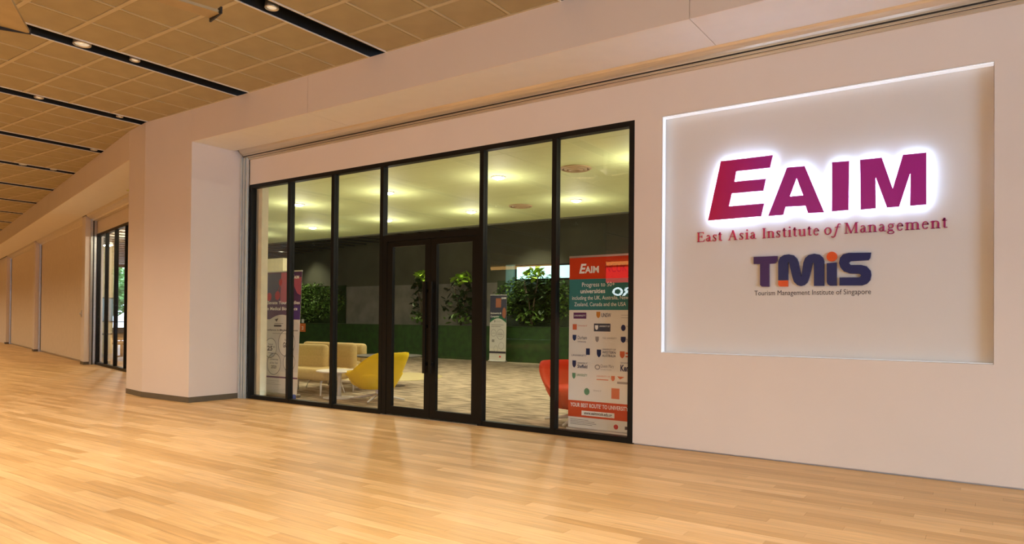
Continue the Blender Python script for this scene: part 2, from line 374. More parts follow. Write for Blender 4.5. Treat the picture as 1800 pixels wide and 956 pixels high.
for i, s in enumerate(PIERS):
    b = B().box((s, .83, .08), (s+.42, 1.25, ZS), ML); struct('wall_pier', b, MW)
    struct('baseboard_pier', B().box((s-.006, .822, 0), (s+.426, 1.25, .08), ML), MSKIRT)
    g = thing('shutter_guide_rail', ('tan shutter guide rail on the first pier, left of the far glazed screen', 'tan shutter guide rail on the second pier, beside the nearer closed shutter', 'tan shutter guide rail on the farthest pier at the left edge')[i], 'rail', tuple(LW(s, .95)))
    MR = Matrix.Rotation(math.pi-AL, 4, 'Z')
    def LB(b, a, c): return b.box(a, c, Matrix(((LU.x, LN.x, 0, 0), (LU.y, LN.y, 0, 0), (0, 0, 1, 0), (0, 0, 0, 1))))
    LB(LB(B(), (-.05, .0, 0), (-.002, .05, 3.9)), (-.05, .08, 0), (-.002, .13, 3.9)).build('rail', MALU, g)
    LB(B(), (-.03, .05, 0), (-.004, .08, 3.9)).build('groove', MDARK, g)
    # roller hood
    e = (0.84, 9.48, 18.23)[i]
    hb = thing('roller_shutter', ('steel shutter housing above the far glazed screen behind the column', 'closed tan roller shutter next to the far glazed screen', 'closed tan roller shutter second from the far glazed screen')[i], 'shutter', tuple(LW(e, .8)))
    Lm = Matrix(((LU.x, LN.x, 0, 0), (LU.y, LN.y, 0, 0), (0, 0, 1, 0), (0, 0, 0, 1)))
    pr = [(.02, 4.05), (.03, 3.98), (.06, 3.93), (.11, 3.905), (.17, 3.87), (.19, 3.84), (.28, 3.835), (.28, 4.1)]
    B().prism(pr, 0, s-e-.06, 'x', Lm).build('shutter_hood', MHOOD, hb)
    if i > 0:
        B().box((.02, .215, .0), (s-e-.08, .235, 3.84), Lm).build('curtain', MSHUT, hb)
        B().box((.02, .205, .0), (s-e-.08, .235, .05), Lm).build('bottom_bar', MALU, hb)
# lock on the first shutter
lk = thing('shutter_lock', 'small metal lock plate on the first pier next to the closed shutter', 'lock', tuple(LW(9.38, .829, 1.36)))
B().box((-.04, -.012, -.09), (.04, 0, .09), Matrix(((LU.x, LN.x, 0, 0), (LU.y, LN.y, 0, 0), (0, 0, 1, 0), (0, 0, 0, 1)))).build('plate', MALU, lk)
B().cyl((0, 0, 0), .03, .05, 12, Matrix(((LU.x, 0, LN.x, 0), (LU.y, 0, LN.y, 0), (0, 1, 0, 0), (0, 0, 0, 1))) @ Matrix.Translation((0, 0, -.055))).build('knob', MWMET, lk)
# far glazed screen
ws = struct('window_2', B().box((2.3, 1.1, 3.43), (9.05, 1.2, 3.5), ML), MFRAME)
for s in (9.05, 8.08, 7.06, 6.02, 4.98, 3.94, 2.9): B().box((s-.06, 1.10, 0), (s, 1.19, 3.43), ML).build('mullion', MFRAME, ws)
ss = (9.05, 8.08, 7.06, 6.02, 4.98, 3.94, 2.9)
for a, b_ in zip(ss[1:], ss):
    B().box((a, 1.1, 0), (b_-.06, 1.2, .07), ML).build('bottom_rail', MFRAME, ws)
    B().box((a, 1.14, .07), (b_-.06, 1.148, 3.43), ML).build('glass_pane', MGLASS, ws)
# room behind the far screen
def pw(b, p, q, z0, z1, t=.12):
    p = Vector(p); q = Vector(q); d = (q-p).normalized(); n = Vector((-d.y, d.x))*t
    return b.prism([tuple(p), tuple(q), tuple(q+n), tuple(p+n)], z0, z1)
b = B(); pw(b, PART[0], PART[1], 0, 5, .15); pw(b, PART[1], PART[2], 0, 5, .15)
struct('wall_partition', b, MWHITE)
struct('ceiling', B().prism([tuple(LW(.9, 1.26)[:2]), tuple(LW(26, 1.26)[:2]), tuple(LW(26, 11)[:2]), (-30.9, 11.7), (-12.3, .6)], 3.83, 3.95), mat('grey_metal_ceiling', (.42, .42, .36), .5))
cs = B()
for k in range(30): cs.box((3.0+k*.8, 1.3, 3.80), (3.05+k*.8, 9, 3.832), ML)
o = cs.build('ceiling_batten', MDARK, None, 'stuff'); o['label'] = 'thin dark battens across the grey ceiling behind the far glazed screen'; o['category'] = 'ceiling batten'
pt = struct('wall_screen', B().box((15, 1.25, 0), (15.12, 2.75, 3.82), ML), MCREAM)
bd = thing('blue_board', 'pale blue framed board on the cream wall behind the far glazed screen', 'board', tuple(LW(14.97, 2.0, 1.13)))
Lm = Matrix(((LU.x, LN.x, 0, 0), (LU.y, LN.y, 0, 0), (0, 0, 1, 0), (0, 0, 0, 1)))
B().box((0, -.7, 0), (.03, .74, .78), Lm).build('panel', flat('pale_blue', (.30, .50, .72)), bd)
for z in (-.03, .78): B().box((-.015, -.72, z), (.03, .76, z+.03), Lm).build('frame_bar', MFRAME, bd)
ll = thing('linear_lamp', 'short bright white lamp under the ceiling behind the far glazed screen', 'lamp', tuple(LW(13.5, 2.25, 3.62)))
B().box((-.25, -.1, 0), (.25, .1, .08), Lm).build('housing', MWMET, ll)
B().box((-.25, -.1, -.02), (.25, .1, -.001), Lm).build('diffuser', MEMW, ll)
lamp('POINT', 'room_lamp', tuple(LW(12, 2.6, 3.3)), 110, (1, .92, .7), .1)
lamp('POINT', 'room_lamp', tuple(LW(6.5, 2.2, 3.5)), 70, (1, .92, .7), .1)
dk = thing('desk', 'slim dark-topped desk behind the far glazed screen, below the blue board', 'desk', tuple(LW(13.2, 2.0, 0)))
B().box((-.4, -.6, .70), (.4, .6, .74), Lm).build('tabletop', MDTAB, dk)
for a in (-.36, .32):
    for c in (-.56, .52): B().box((a, c, 0), (a+.04, c+.04, .7), Lm).build('leg', MFRAME, dk)
ch = thing('task_chair', 'small dark swivel chair beside the desk behind the far glazed screen', 'chair', tuple(LW(11.8, 2.35, 0)))
B().add(*rbox((-.22, -.22, .42), (.22, .22, .49), .03, 2)).build('seat', MDTAB, ch)
B().add(*rbox((-.25, -.2, .55), (-.19, .2, .95), .025, 2)).build('backrest', MDTAB, ch)
B().cyl((0, 0, .05), .025, .38, 10).build('post', MFRAME, ch)
b = B()
for k in range(5): t = k*math.tau/5; b.tube([(0, 0, .08), (.26*math.cos(t), .26*math.sin(t), .04)], .018, 6)
b.build('base', MFRAME, ch)
# end window of that room and the trees outside
we = B()
for k in range(8): we.box((26, 1.25+k*1.3, 0), (26.08, 1.32+k*1.3, 3.83), ML)
we.box((26, 1.25, .0), (26.08, 10.5, .08), ML).box((26, 1.25, 1.0), (26.08, 10.5, 1.04), ML).box((26, 1.25, 3.7), (26.08, 10.5, 3.95), ML)
wn = struct('window_3', we, MFRAME)
B().box((26.03, 1.3, .08), (26.036, 10.4, 3.7), ML).build('glass_pane', MGLASS, wn)
struct('trim_4', B().box((26.2, -2+3.4, -.14), (70, 40, -.05), ML), mat('pavement', (.42, .42, .42), .8))
def leaves(b, n, cen, rad, size, flat_=False, seed=1, elong=1.6):
    R = random.Random(seed)
    for i in range(n):
        while True:
            p = Vector((R.uniform(-1, 1), R.uniform(-1, 1), R.uniform(-1, 1)))
            if p.length < 1 and (flat_ or p.length > .35): break
        p = Vector((cen[0]+p.x*rad[0], cen[1]+p.y*rad[1], cen[2]+p.z*rad[2]))
        s = size*R.uniform(.6, 1.3)
        M = Matrix.Translation(p) @ Matrix.Rotation(R.uniform(0, 6.28), 4, 'Z') @ Matrix.Rotation(R.uniform(-.9, .9), 4, 'X') @ Matrix.Rotation(R.uniform(-.6, .6), 4, 'Y')
        L_ = s*elong/2
        b.add([(0, -L_, 0), (s*.38, -L_*.2, .04*s), (s*.3, L_*.5, .03*s), (0, L_, -.05*s), (-s*.3, L_*.5, .03*s), (-s*.38, -L_*.2, .04*s), (0, 0, -.04*s)],
              [(0, 1, 6), (1, 2, 6), (2, 3, 6), (3, 4, 6), (4, 5, 6), (5, 0, 6)], True, M)
    return b
for i, (s, d, h, lab) in enumerate(((36, 6.6, 2.6, 'leafy green tree outdoors seen through the far glazed screen, left one'), (34, 10.6, 3.0, 'leafy green tree outdoors seen through the far glazed screen, against the column'), (48, 9, 4.0, 'taller tree farthest outdoors beyond the far glazed screen'))):
    t = thing('street_tree', lab, 'tree', tuple(LW(s, d, -.05)))
    B().tube([(0, 0, 0), (.05, .05, 1.2), (0, .1, h*.9)], .13, 8, .06).build('trunk', MBARK, t)
    leaves(B(), 1300, (0, 0, h), (1.8, 1.8, h*.5), .30, False, 10+i).build('crown', mat('tree_leaf', (.22, .42, .14), .5, var=.3), t, 'stuff')
# ------------------------------------------------------------------ lounge shell
lc = struct('ceiling', B().prism([(3.2, .16), (3.2, 7.70), (-24.6, 7.70), (-12.15, .35), (-9.9, .16)], 3.80, 3.95), MDWALL)
XP, YP = 2.67, 1.51
k = 0
for i in range(-1, 10):
    for j in range(5):
        x1 = 2.0-i*XP; x0 = x1-XP; y0 = .165+j*YP; y1 = y0+YP
        lim = lambda y: -12.15-(y-.35)*1.694
        if x1 < lim(y1): continue
        a0 = max(x0, lim(y0)); a1 = max(x0, lim(y1)); a0 = min(a0, x1-.1); a1 = min(a1, x1-.1)
        B().prism([(a0+.003, y0+.003), (x1-.003, y0+.003), (x1-.003, y1-.003), (a1+.003, y1-.003)], 3.78, 3.80).build('ceiling_panel', MLCEIL, lc)
struct('trim_5', B().box((-24.6, 7.7, 3.75), (3.2, 7.8, 5.0)), MDWALL)
struct('ceiling', B().prism([(3.2, 7.8), (3.2, 11.6), (-30.9, 11.6), (-24.7, 7.8)], 4.9, 5.0), MDWALL)
struct('wall_back', B().box((-31, 11.5, 2.5), (3.2, 11.6, 5.0)), MDWALL)
wb = struct('wall_back_lower', B().box((-31, 11.45, 0), (3.2, 11.6, 2.5)), MCONC)
struct('wall_right', B().box((3.2, .0, 0), (3.4, 11.6, 5.0)), MW)
cj = struct('wall_jamb', B().box((-9.78, .1, 0), (-9.66, .22, 3.78)), MCREAM)
struct('wall_return', B().prism([(-9.84, .1), (-9.76, .1), (-9.76, .2), (-12.1, .6), (-12.25, .5)], 0, 3.8), MCREAM)
hdr = struct('wall_header', B().box((-17, 4.0, 2.3), (-14.28, 4.15, 2.76)).box((-14.42, 4.0, 0), (-14.28, 4.15, 2.3)), MCREAM)
struct('window_4', B().box((-17, 4.3, 0.0), (-14.42, 4.33, 2.3)), flat('frosted_pane', (.55, .68, .80)))
# green clad planter wall
pl = thing('planter', 'low dark green planter wall running along the back of the lounge', 'planter', (-14, 10.84, 0))
B().box((-15.2, .0, 0), (17, .5, 1.08)).build('planter_side', MGRASS, pl)
B().box((-15.2, -.01, 1.08), (17, .5, 1.095)).build('planter_rim', mat('planter_edge', (.03, .06, .015), .6), pl)
# living wall panels
for (x0, x1, n, sd, lab) in ((-24.3, -20.3, 1500, 3, 'wide panel of small-leaved climbing plants at the left back of the lounge'), (-13.15, -10.2, 1500, 4, 'panel of climbing plants behind the small banner at the back')):
    t = thing('living_wall', lab, 'plants', ((x0+x1)/2, 11.26, 1.1))
    B().box((-(x1-x0)/2, .12, 0), ((x1-x0)/2, .17, 1.45)).build('backing', MLEAFD, t)
    lamp('SPOT', 'plant_spot', ((x0+x1)/2, 9.9, 3.9), 120, (1, .95, .65), .04, 90, .8, (math.radians(35), 0, 0))  # unseen spot added to brighten the climbing plants
    leaves(B(), n, (0, .0, .84), ((x1-x0)/2*1.1, .09, .80), .085, True, sd).build('foliage', MLEAF, t, 'stuff')
# shrubs with big leaves
def shrub(x, y, h, sd, lab, w=1.0):
    t = thing('shrub', lab, 'shrub', (x, y, 1.1)); R = random.Random(sd)
    b = B()
    for k in range(4):
        a = R.uniform(0, 6.28); b.tube([(0, 0, 0), (.1*math.cos(a), .05*math.sin(a), h*.4), (.28*w*math.cos(a), .12*math.sin(a), h*R.uniform(.7, .95))], .03, 6, .012)
    b.build('stem', MBARK, t)
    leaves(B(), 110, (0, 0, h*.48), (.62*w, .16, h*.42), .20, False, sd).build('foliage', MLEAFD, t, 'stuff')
    leaves(B(), 40, (.08, -.05, h*.93), (.30*w, .18, h*.13), .17, True, sd+5).build('lit_tops', MLEAF2, t, 'stuff')  # light from above put into the colour: brighter tops over a darker body
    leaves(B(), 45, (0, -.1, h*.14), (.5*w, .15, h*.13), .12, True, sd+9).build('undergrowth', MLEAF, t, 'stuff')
    lamp('SPOT', 'plant_spot', (x+.1, y-.7, 3.72), 110, (1, .95, .6), .03, 38, .6, (math.radians(14), 0, 0))
shrub(-16.15, 11.13, 1.8, 21, 'tall big-leaved shrub with a spot-lit top seen through the left glass door')
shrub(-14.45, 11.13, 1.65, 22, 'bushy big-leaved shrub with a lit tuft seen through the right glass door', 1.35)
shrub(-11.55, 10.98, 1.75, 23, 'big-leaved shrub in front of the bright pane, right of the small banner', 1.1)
# bright high pane behind the right shrub
wz = struct('window_5', B().box((-12.45, 11.38, 2.52), (-9.6, 11.44, 3.02)), MFRAME)
B().box((-12.38, 11.36, 2.58), (-9.67, 11.38, 2.96)).build('glow_pane', mat('glow_pane', (.5, .8, .8), .5, emit=(.55, .95, .92), es=.85), wz)
struct('trim_6', B().box((-12.78, 11.32, 1.9), (-12.47, 11.44, 3.04)), flat('teal_reveal', (.16, .30, .32)))
# orange notice
nt_ = thing('notice', 'small orange notice with a white hook above it on the green planter wall', 'notice', (-22.05, 10.81, .78))
B().box((-.16, 0, -.02), (.16, .02, .30)).build('board', flat('orange_card', (.80, .20, .06)), nt_)
B().box((-.07, 0, .33), (.06, .02, .47)).build('hook', MWMET, nt_)
B().box((-.05, -.004, .06), (.04, 0, .09)).box((.0, -.004, .09), (.04, 0, .16)).box((-.05, -.004, .16), (.04, 0, .19)).build('print', flat('notice_print', (.9, .75, .6)), nt_)
# ------------------------------------------------------------------ lounge ceiling fittings
def dlight(x, y, lab, g='round lamps in the lounge ceiling'):
    t = thing('downlight', lab, 'ceiling light', (x, y, 3.78), 0, g)
    B().lathe([(.13, 0), (.13, -.012), (.10, -.02), (.10, 0)], n=24).build('trim_ring', MWMET, t)
    B().lathe([(.098, -.004), (.09, -.03), (.05, -.045), (.0, -.05)], n=24).build('lens', MEMW, t)
labs = ['bright round lamp seen at the left edge of the pane above the doors', 'bright round lamp seen in the second pane from the left, the upper one', 'largest bright round lamp, in the pane right of the doors', 'round lamp in the nearer row hidden above the right banner', 'round lamp in the last pane, above the right banner', 'round lamp low in the pane above the doors, right side', 'round lamp low in the second pane from the left', 'round lamp of the far row behind the third mullion', 'round lamp of the far row behind the right wall', 'faint round lamp of the far row at the left', 'round lamp of the nearer row behind the lit sign']
for (x, y), lb in zip(LOUNGE_L, labs): dlight(x, y, lb)
for (x, y), lb in (((-5.6, 3.1), 'round air diffuser in the last pane, near the top'), ((-8.46, 5.74), 'round air diffuser in the pane right of the doors')):
    t = thing('air_diffuser', lb, 'vent', (x, y, 3.78), 0, 'round ceiling air diffusers')
    for k, r in enumerate((.26, .19, .12)): B().lathe([(r, 0), (r, -.012-.01*k), (r-.035, -.03-.01*k), (r-.035, 0)], n=28).build('ring', mat('diffuser_tan', (.50, .36, .20), .6), t)
# ------------------------------------------------------------------ corridor ceiling fittings
def clight(x, y, r, lab):
    t = thing('downlight', lab, 'ceiling light', (x, y, ZC+.10), 0, 'recessed downlights in the corridor troughs')
    B().lathe([(r, 0), (r+.012, -.09), (r+.006, -.098), (r-.006, -.09), (r-.03, .0)], n=24).build('trim_ring', MALU, t)
    B().lathe([(r-.012, -.085), (r*.5, -.05), (.0, -.04)], n=24).build('reflector', MREFL, t)
for a in ((-8.73, -3.01, .085, 'large silver recessed lamp near the start of the second dark strip'), (-8.72, -2.41, .05, 'small lamp in the second dark strip, right of the large silver one'), (-11.39, -2.43, .05, 'small lamp in the third dark strip at the left edge'),
          (-6.06, -2.38, .06, 'pale round lamp in the nearest dark strip at the top'), (-14.07, -.47, .05, 'small lamp near the wall end of the fourth dark strip'),
          (-16.72, -.67, .06, 'glinting lamp in the fifth dark strip'), (-16.73, -.09, .05, 'small lamp near the wall end of the fifth dark strip'), (-11.38, -1.3, .04, 'faint small lamp near the wall end of the third dark strip')): clight(*a)
# big ceiling fan
fn = thing('ceiling_fan', 'very large tan ceiling fan, two blade tips showing at the top left', 'fan', (-6.05, -4.95, 4.0))
B().cyl((0, 0, .0), .22, .12, 24).cyl((0, 0, .1), .04, .5, 12).build('motor_hub', MALU, fn)
MBLADE = mat('fan_blade', (.40, .30, .15), .5)
for k in range(5):
    a = math.radians(79)+k*math.tau/5
    M = Matrix.Rotation(a, 4, 'Z')
    B().prism([(.2, -.09), (1.74, -.125), (1.76, -.1), (1.76, .12), (.2, .08)], -.012, .012, 'z', M @ Matrix.Rotation(.12, 4, 'X')).build('blade', MBLADE, fn)
    B().prism([(1.76, -.13), (1.775, -.13), (1.775, .13), (1.76, .13)], -.03, .03, 'z', M).build('blade_tip', MDARK, fn)

# ------------------------------------------------------------------ lounge furniture
def tub_chair(mat_, name, lab, loc, rz):
    """deep shell lounge chair on a four-point swivel base; opens towards local -Y"""
    t = thing(name, lab, 'chair', loc, rz)
    n = 28; zs = 9; vs = []; fs = []
    def pt(i, k, inner):
        u = -1+2*i/n; ph = u*math.radians(112); q_ = min(1, max(0, (abs(u)-.3)/.7)); top = .77-.34*q_*q_*(3-2*q_)
        v = k/(zs-1); z = .19+(top-.19)*v
        rx = .27+.21*v**.8; ry = .26+.20*v**.8
        if inner: rx -= .045; ry -= .045; z = z+.004 if k == zs-1 else z
        y = math.cos(ph)*ry; x = math.sin(ph)*rx
        if y < 0: y *= 1+.5*v
        y += .06*v*max(0, math.cos(ph))
        return (x, y, z)
    for inner in (False, True):
        for i in range(n+1):
            for k in range(zs): vs.append(pt(i, k, inner))
    q = (n+1)*zs
    for i in range(n):
        for k in range(zs-1):
            a = i*zs+k; fs.append((a, a+zs, a+zs+1, a+1)); fs.append((q+a+1, q+a+zs+1, q+a+zs, q+a))
        a = i*zs+zs-1; fs.append((a, a+zs, q+a+zs, q+a)); a = i*zs; fs.append((a, q+a, q+a+zs, a+zs))
    for i in (0, n):
        for k in range(zs-1):
            a = i*zs+k; fs.append((a, a+1, q+a+1, q+a))
    B().add(vs, fs, True).build('shell', mat_, t, fix=True)
    ring = []
    for (sc_, z) in ((.55, .185), (.78, .25), (.92, .36), (1.0, .42), (.96, .455), (.7, .47), (.0, .47)):
        ring.append([(sc_*.41*abs(math.cos(a))**.8*(1 if math.cos(a) > 0 else -1), -.05+sc_*.47*abs(math.sin(a))**.8*(1 if math.sin(a) > 0 else -1)*(1.06 if math.sin(a) < 0 else .85), z) for a in [math.tau*j/28 for j in range(28)]])
    vs = [p for r in ring for p in r]; fs = []
    for k in range(len(ring)-1):
        for j in range(28): fs.append((k*28+j, k*28+(j+1) % 28, (k+1)*28+(j+1) % 28, (k+1)*28+j))
    fs.append(tuple(range(28))[::-1])
    B().add(vs, fs, True).build('seat', mat_, t, fix=True)
    B().cyl((0, 0, .06), .03, .14, 14).build('post', MWMET, t)
    for k in range(4):
        a = math.radians(35)+k*math.pi/2
        B().tube([(0, 0, .085), (.2*math.cos(a), .2*math.sin(a), .06), (.45*math.cos(a), .45*math.sin(a), .018)], .026, 8, .014).build('foot', MWMET, t)
    return t
tub_chair(MYEL, 'swivel_chair', 'bright yellow shell swivel chair on a white star base', (-8.08, 1.14, 0), math.radians(-98))
tub_chair(MRED, 'swivel_chair', 'orange red shell swivel chair half hidden behind the right banner', (-4.36, 1.0, 0), math.radians(62))
def sofa(lab, loc, rz, w, sides):
    t = thing('sofa', lab, 'sofa', loc, rz)
    B().add(*rbox((-w/2, -.36, .25), (w/2, .30, .44), .075, 4), smooth=True).build('seat', MSOFA, t)
    for x0, x1, y0, y1, h in sides: B().add(*rbox((x0, y0, .36), (x1, y1, h), .07, 4), smooth=True).build('backrest', MSOFA, t)
    for sx in (-1, 1):
        for sy in (-.26, .22):
            B().tube([(sx*(w/2-.24), sy*.6, .26), (sx*(w/2-.2), sy*.9, .22), (sx*(w/2-.14), sy*1.15, 0)], .024, 8, .013).build('leg', MWMET, t)
    return t
sofa('beige bench sofa with rounded cushions nearest the glass, beside the white round table', (-9.85, 1.25, 0), math.radians(3), 1.45, ((-.72, .18, .16, .30, .83),))
sofa('second beige sofa, its back turned, just behind the bench sofa', (-9.95, 2.05, 0), math.radians(2), 1.5, ((-.7, .62, -.34, -.18, .86),))
sofa('farthest beige sofa with a long back, beside the dark round table', (-11.3, 2.85, 0), 0, 1.8, ((-.90, .90, .12, .30, .79),))
t = thing('side_table', 'small white round pedestal table in front of the yellow chair', 'table', (-8.79, .98, 0))
B().lathe([(.34, .425), (.37, .432), (.37, .445), (.36, .45)], n=40, smooth=False).build('tabletop', MWMET, t)
B().lathe([(.035, .02), (.03, .3), (.045, .425)], n=16).build('pedestal', MWMET, t)
B().lathe([(.26, 0), (.26, .008), (.05, .025)], n=36).build('base', MWMET, t)
t = thing('coffee_table', 'dark round pedestal table between the far sofa and yellow chair', 'table', (-9.62, 2.95, 0))
B().lathe([(.60, .56), (.64, .57), (.64, .59), (.63, .595)], n=40, smooth=False).build('tabletop', MDTAB, t)
B().lathe([(.03, .02), (.03, .56)], n=14).build('pedestal', MDTAB, t)
B().lathe([(.32, 0), (.32, .008), (.05, .02)], n=30).build('base', MDTAB, t)
tag(B().lathe([(1.2, 0), (1.2, .008), (1.16, .012)], (-11.15, 4.5, 0), 48, smooth=False).build('rug', MRUG), 'round cream yellow rug on the lounge carpet behind the yellow chair', 'rug')
# dark wire chairs in the left back corner, half hidden by the banner
for k, (x, y, lb) in enumerate(((-13.6, 2.75, 'black wire chair at the left edge behind the purple banner, nearer one'), (-14.6, 3.4, 'black wire chair at the left edge behind the purple banner, farther one'))):
    t = thing('wire_chair', lb, 'chair', (x, y, 0), .4)
    for a in (-.22, .22):
        for c in (-.22, .22): B().tube([(a, c, 0), (a*.85, c*.85, .45)], .012, 6).build('leg', MFRAME, t)
    B().add(*rbox((-.24, -.24, .44), (.24, .24, .48), .015, 1)).build('seat', MFRAME, t)
    b = B()
    for q in range(6): b.tube([(-.2+.08*q, .22, .47), (-.2+.08*q, .27, .88)], .009, 5)
    b.tube([(-.22, .27, .88), (.22, .27, .88)], .014, 6).tube([(-.22, .25, .68), (.22, .25, .68)], .01, 6); b.build('backrest', MFRAME, t)
tag(B().add(*rbox((-.06, -.05, 0), (.06, .05, .10), .025, 3), smooth=True, M=Matrix.Translation((-9.02, .22, 0))).build('door_wedge', flat('blue_plastic', (.05, .09, .32))), 'small blue rounded block on the floor by the glass beside the purple banner', 'block')

# ------------------------------------------------------------------ lettering tools
def text_geo(b, s, x, z, h=None, width=None, y=0.0, bold=0.0, align='L', shear=0.0, font_scale_x=1.0):
    """flat text in the local x-z plane, facing -y; h = cap height"""
    cu = bpy.data.curves.new('t', 'FONT'); cu.body = s; cu.size = 1; cu.offset = bold; cu.shear = shear; cu.resolution_u = 3
    o = bpy.data.objects.new('t', cu); COL.objects.link(o); me = o.to_mesh()
    vs = [v.co.copy() for v in me.vertices]; fs = [tuple(p.vertices) for p in me.polygons]
    o.to_mesh_clear(); bpy.data.objects.remove(o); bpy.data.curves.remove(cu)
    if not vs: return b
    x0 = min(v.x for v in vs); x1 = max(v.x for v in vs)
    if h is None: sx = sz = width/(x1-x0)
    else: sz = h/.70; sx = sz*font_scale_x if width is None else width/(x1-x0)
    W_ = (x1-x0)*sx
    ox = {'L': x, 'C': x-W_/2, 'R': x-W_}[align]
    return b.add([(ox+(v.x-x0)*sx, y, z+v.y*sz) for v in vs], fs)
def rect(b, x0, z0, x1, z1, y=0.0): return b.add([(x0, y, z0), (x1, y, z0), (x1, y, z1), (x0, y, z1)], [(0, 1, 2, 3)])
def disc(b, x, z, rx, rz, y=0.0, n=28, hole=None):
    o = [(x+rx*math.cos(math.tau*i/n), y, z+rz*math.sin(math.tau*i/n)) for i in range(n)]
    if hole is None: return b.add(o, [tuple(range(n))])
    p = [(x+(rx-hole)*math.cos(math.tau*i/n), y, z+(rz-hole)*math.sin(math.tau*i/n)) for i in range(n)]
    return b.add(o+p, [(i, (i+1) % n, n+(i+1) % n, n+i) for i in range(n)])
def shield(b, x, z, w, h, y): return b.add([(x, y, z+h), (x, y, z+h*.45), (x+w*.15, y, z+h*.2), (x+w/2, y, z), (x+w*.85, y, z+h*.2), (x+w, y, z+h*.45), (x+w, y, z+h)], [(0, 1, 2, 3, 4, 5, 6)])

# ------------------------------------------------------------------ roll-up banners
def banner(lab, loc, rz, w, h, lean):
    t = thing('roll_up_banner', lab, 'banner', loc, rz, 'roll-up banners')
    B().add(*rbox((-w/2-.01, -.06, .0), (w/2+.01, .09, .055), .02, 2)).build('base_cassette', MALU, t)
    M = Matrix.Translation((0, 0, .05)) @ Matrix.Rotation(-lean, 4, 'X')
    B().box((-w/2, 0, 0), (w/2, .003, h), M).build('sheet', flat('banner_sheet', (.74, .69, .60), .5), t)
    B().box((-w/2, -.01, h-.01), (w/2, .012, h+.012), M).build('top_rail', MALU, t)
    B().tube([M @ Vector((0, .03, 0)), M @ Vector((0, .03, h))], .012, 8).build('pole', MALU, t)
    def pr(b, name, m):
        mk = b.marks+[(len(b.v), len(b.f))]
        for (v0, f0), (v1, f1) in zip(mk, mk[1:]):
            B().add(b.v[v0:v1], [tuple(i-v0 for i in q) for q in b.f[f0:f1]], False, M).build(name, m, t)
    return t, pr
INK = flat('ink_dark', (.06, .05, .06)); WHT = flat('ink_white', (.85, .83, .78)); ORG = flat('ink_orange', (.58, .045, .008)); NAVY = flat('ink_navy', (.02, .03, .09))
GRY = flat('ink_grey', (.30, .27, .25)); GRN = flat('ink_green', (.05, .22, .12)); TEAL = flat('ink_teal', (.035, .18, .17)); PURP = flat('ink_purple', (.12, .035, .11))
# right banner
w, h = .80, 1.99
t, pr = banner('orange, teal and cream banner just inside the last pane, listing universities', (-3.705, .33, 0), 0, w, h, .004)
pr(rect(B(), -.4, 1.73, .4, h-.01, -.001), 'orange_header', ORG)
pr(rect(B(), -.4, 1.37, .4, 1.73, -.001), 'teal_band', TEAL)
b = B(); text_geo(b, 'E', -.27, 1.80, .105, y=-.002, bold=.03, shear=.25); text_geo(b, 'AIM', -.195, 1.80, .075, y=-.002, bold=.03)
pr(b, 'logo_lettering', WHT)
b = B(); text_geo(b, 'NCUK', .07, 1.80, .10, .27, -.002); pr(b, 'thin_lettering', flat('ink_thin', (.35, .02, .02)))
b = B()
text_geo(b, 'Progress to 50+', -.02, 1.64, .05, .42, -.002, align='C'); text_geo(b, 'universities', -.25, 1.565, .05, .32, -.002, bold=.015)
text_geo(b, 'including the UK, Australia, New', 0, 1.49, .045, .72, -.002, align='C'); text_geo(b, 'Zealand, Canada and the USA', 0, 1.415, .045, .66, -.002, align='C')
pr(b, 'headline', WHT)
rowz = [1.29, 1.17, 1.03, .867, .716, .585, .428]
b = B(); rect(b, -.34, rowz[0]-.02, -.17, rowz[0]+.05, -.001); pr(b, 'plum_label', PURP)
b = B(); text_geo(b, 'UNIVERSITY', -.33, rowz[0]+.005, .02, .15, -.002); pr(b, 'label_lettering', WHT)
b = B(); shield(b, -.04, rowz[0]-.015, .05, .075, -.001); pr(b, 'crest', flat('ink_gold', (.55, .22, .04)))
b = B(); text_geo(b, 'UNSW', .025, rowz[0], .045, .12, -.002, bold=.01); text_geo(b, 'Kent', .27, rowz[4]-.03, .07, .13, -.002, bold=.03)
text_geo(b, 'Durham', -.28, rowz[2], .04, .12, -.002); text_geo(b, 'University', -.28, rowz[2]-.035, .018, .11, -.002)
text_geo(b, 'University of', -.28, rowz[4]+.03, .02, .13, -.002); text_geo(b, 'Sheffield', -.28, rowz[4]-.02, .04, .13, -.002, bold=.02)
text_geo(b, 'UNIVERSITY', -.36, rowz[3]-.035, .02, .2, -.002)
text_geo(b, 'UNIVERSITY OF', .04, rowz[3]+.045, .02, .17, -.002); text_geo(b, 'WESTERN', .04, rowz[3]+.008, .028, .17, -.002, bold=.01); text_geo(b, 'AUSTRALIA', .04, rowz[3]-.03, .028, .17, -.002, bold=.01)
text_geo(b, 'of York', .31, rowz[2]-.02, .04, .08, -.002, shear=.3); text_geo(b, 'University of', .27, rowz[4]+.055, .018, .13, -.002)
shield(b, -.35, rowz[2]-.02, .05, .07, -.001); shield(b, -.35, rowz[4]-.02, .05, .085, -.001); rect(b, -.17, rowz[3]-.015, -.12, rowz[3]+.06, -.001)
shield(b, -.03, rowz[3]-.04, .055, .09, -.001); shield(b, .27, rowz[2]-.03, .06, .07, -.001); disc(b, .30, rowz[1], .028, .035, -.001)
pr(b, 'dark_lettering', NAVY)
b = B(); text_geo(b, 'University', .34, rowz[1]+.01, .02, .06, -.002); text_geo(b, 'THE UNIVERSITY', .04, rowz[2]+.01, .02, .18, -.002)
text_geo(b, 'Queen Mary', .02, rowz[4], .035, .17, -.002); text_geo(b, 'University of London', .02, rowz[4]-.03, .013, .14, -.002)
text_geo(b, 'University of', -.14+.02+.05, rowz[6]+.01, .02, .10, -.002)
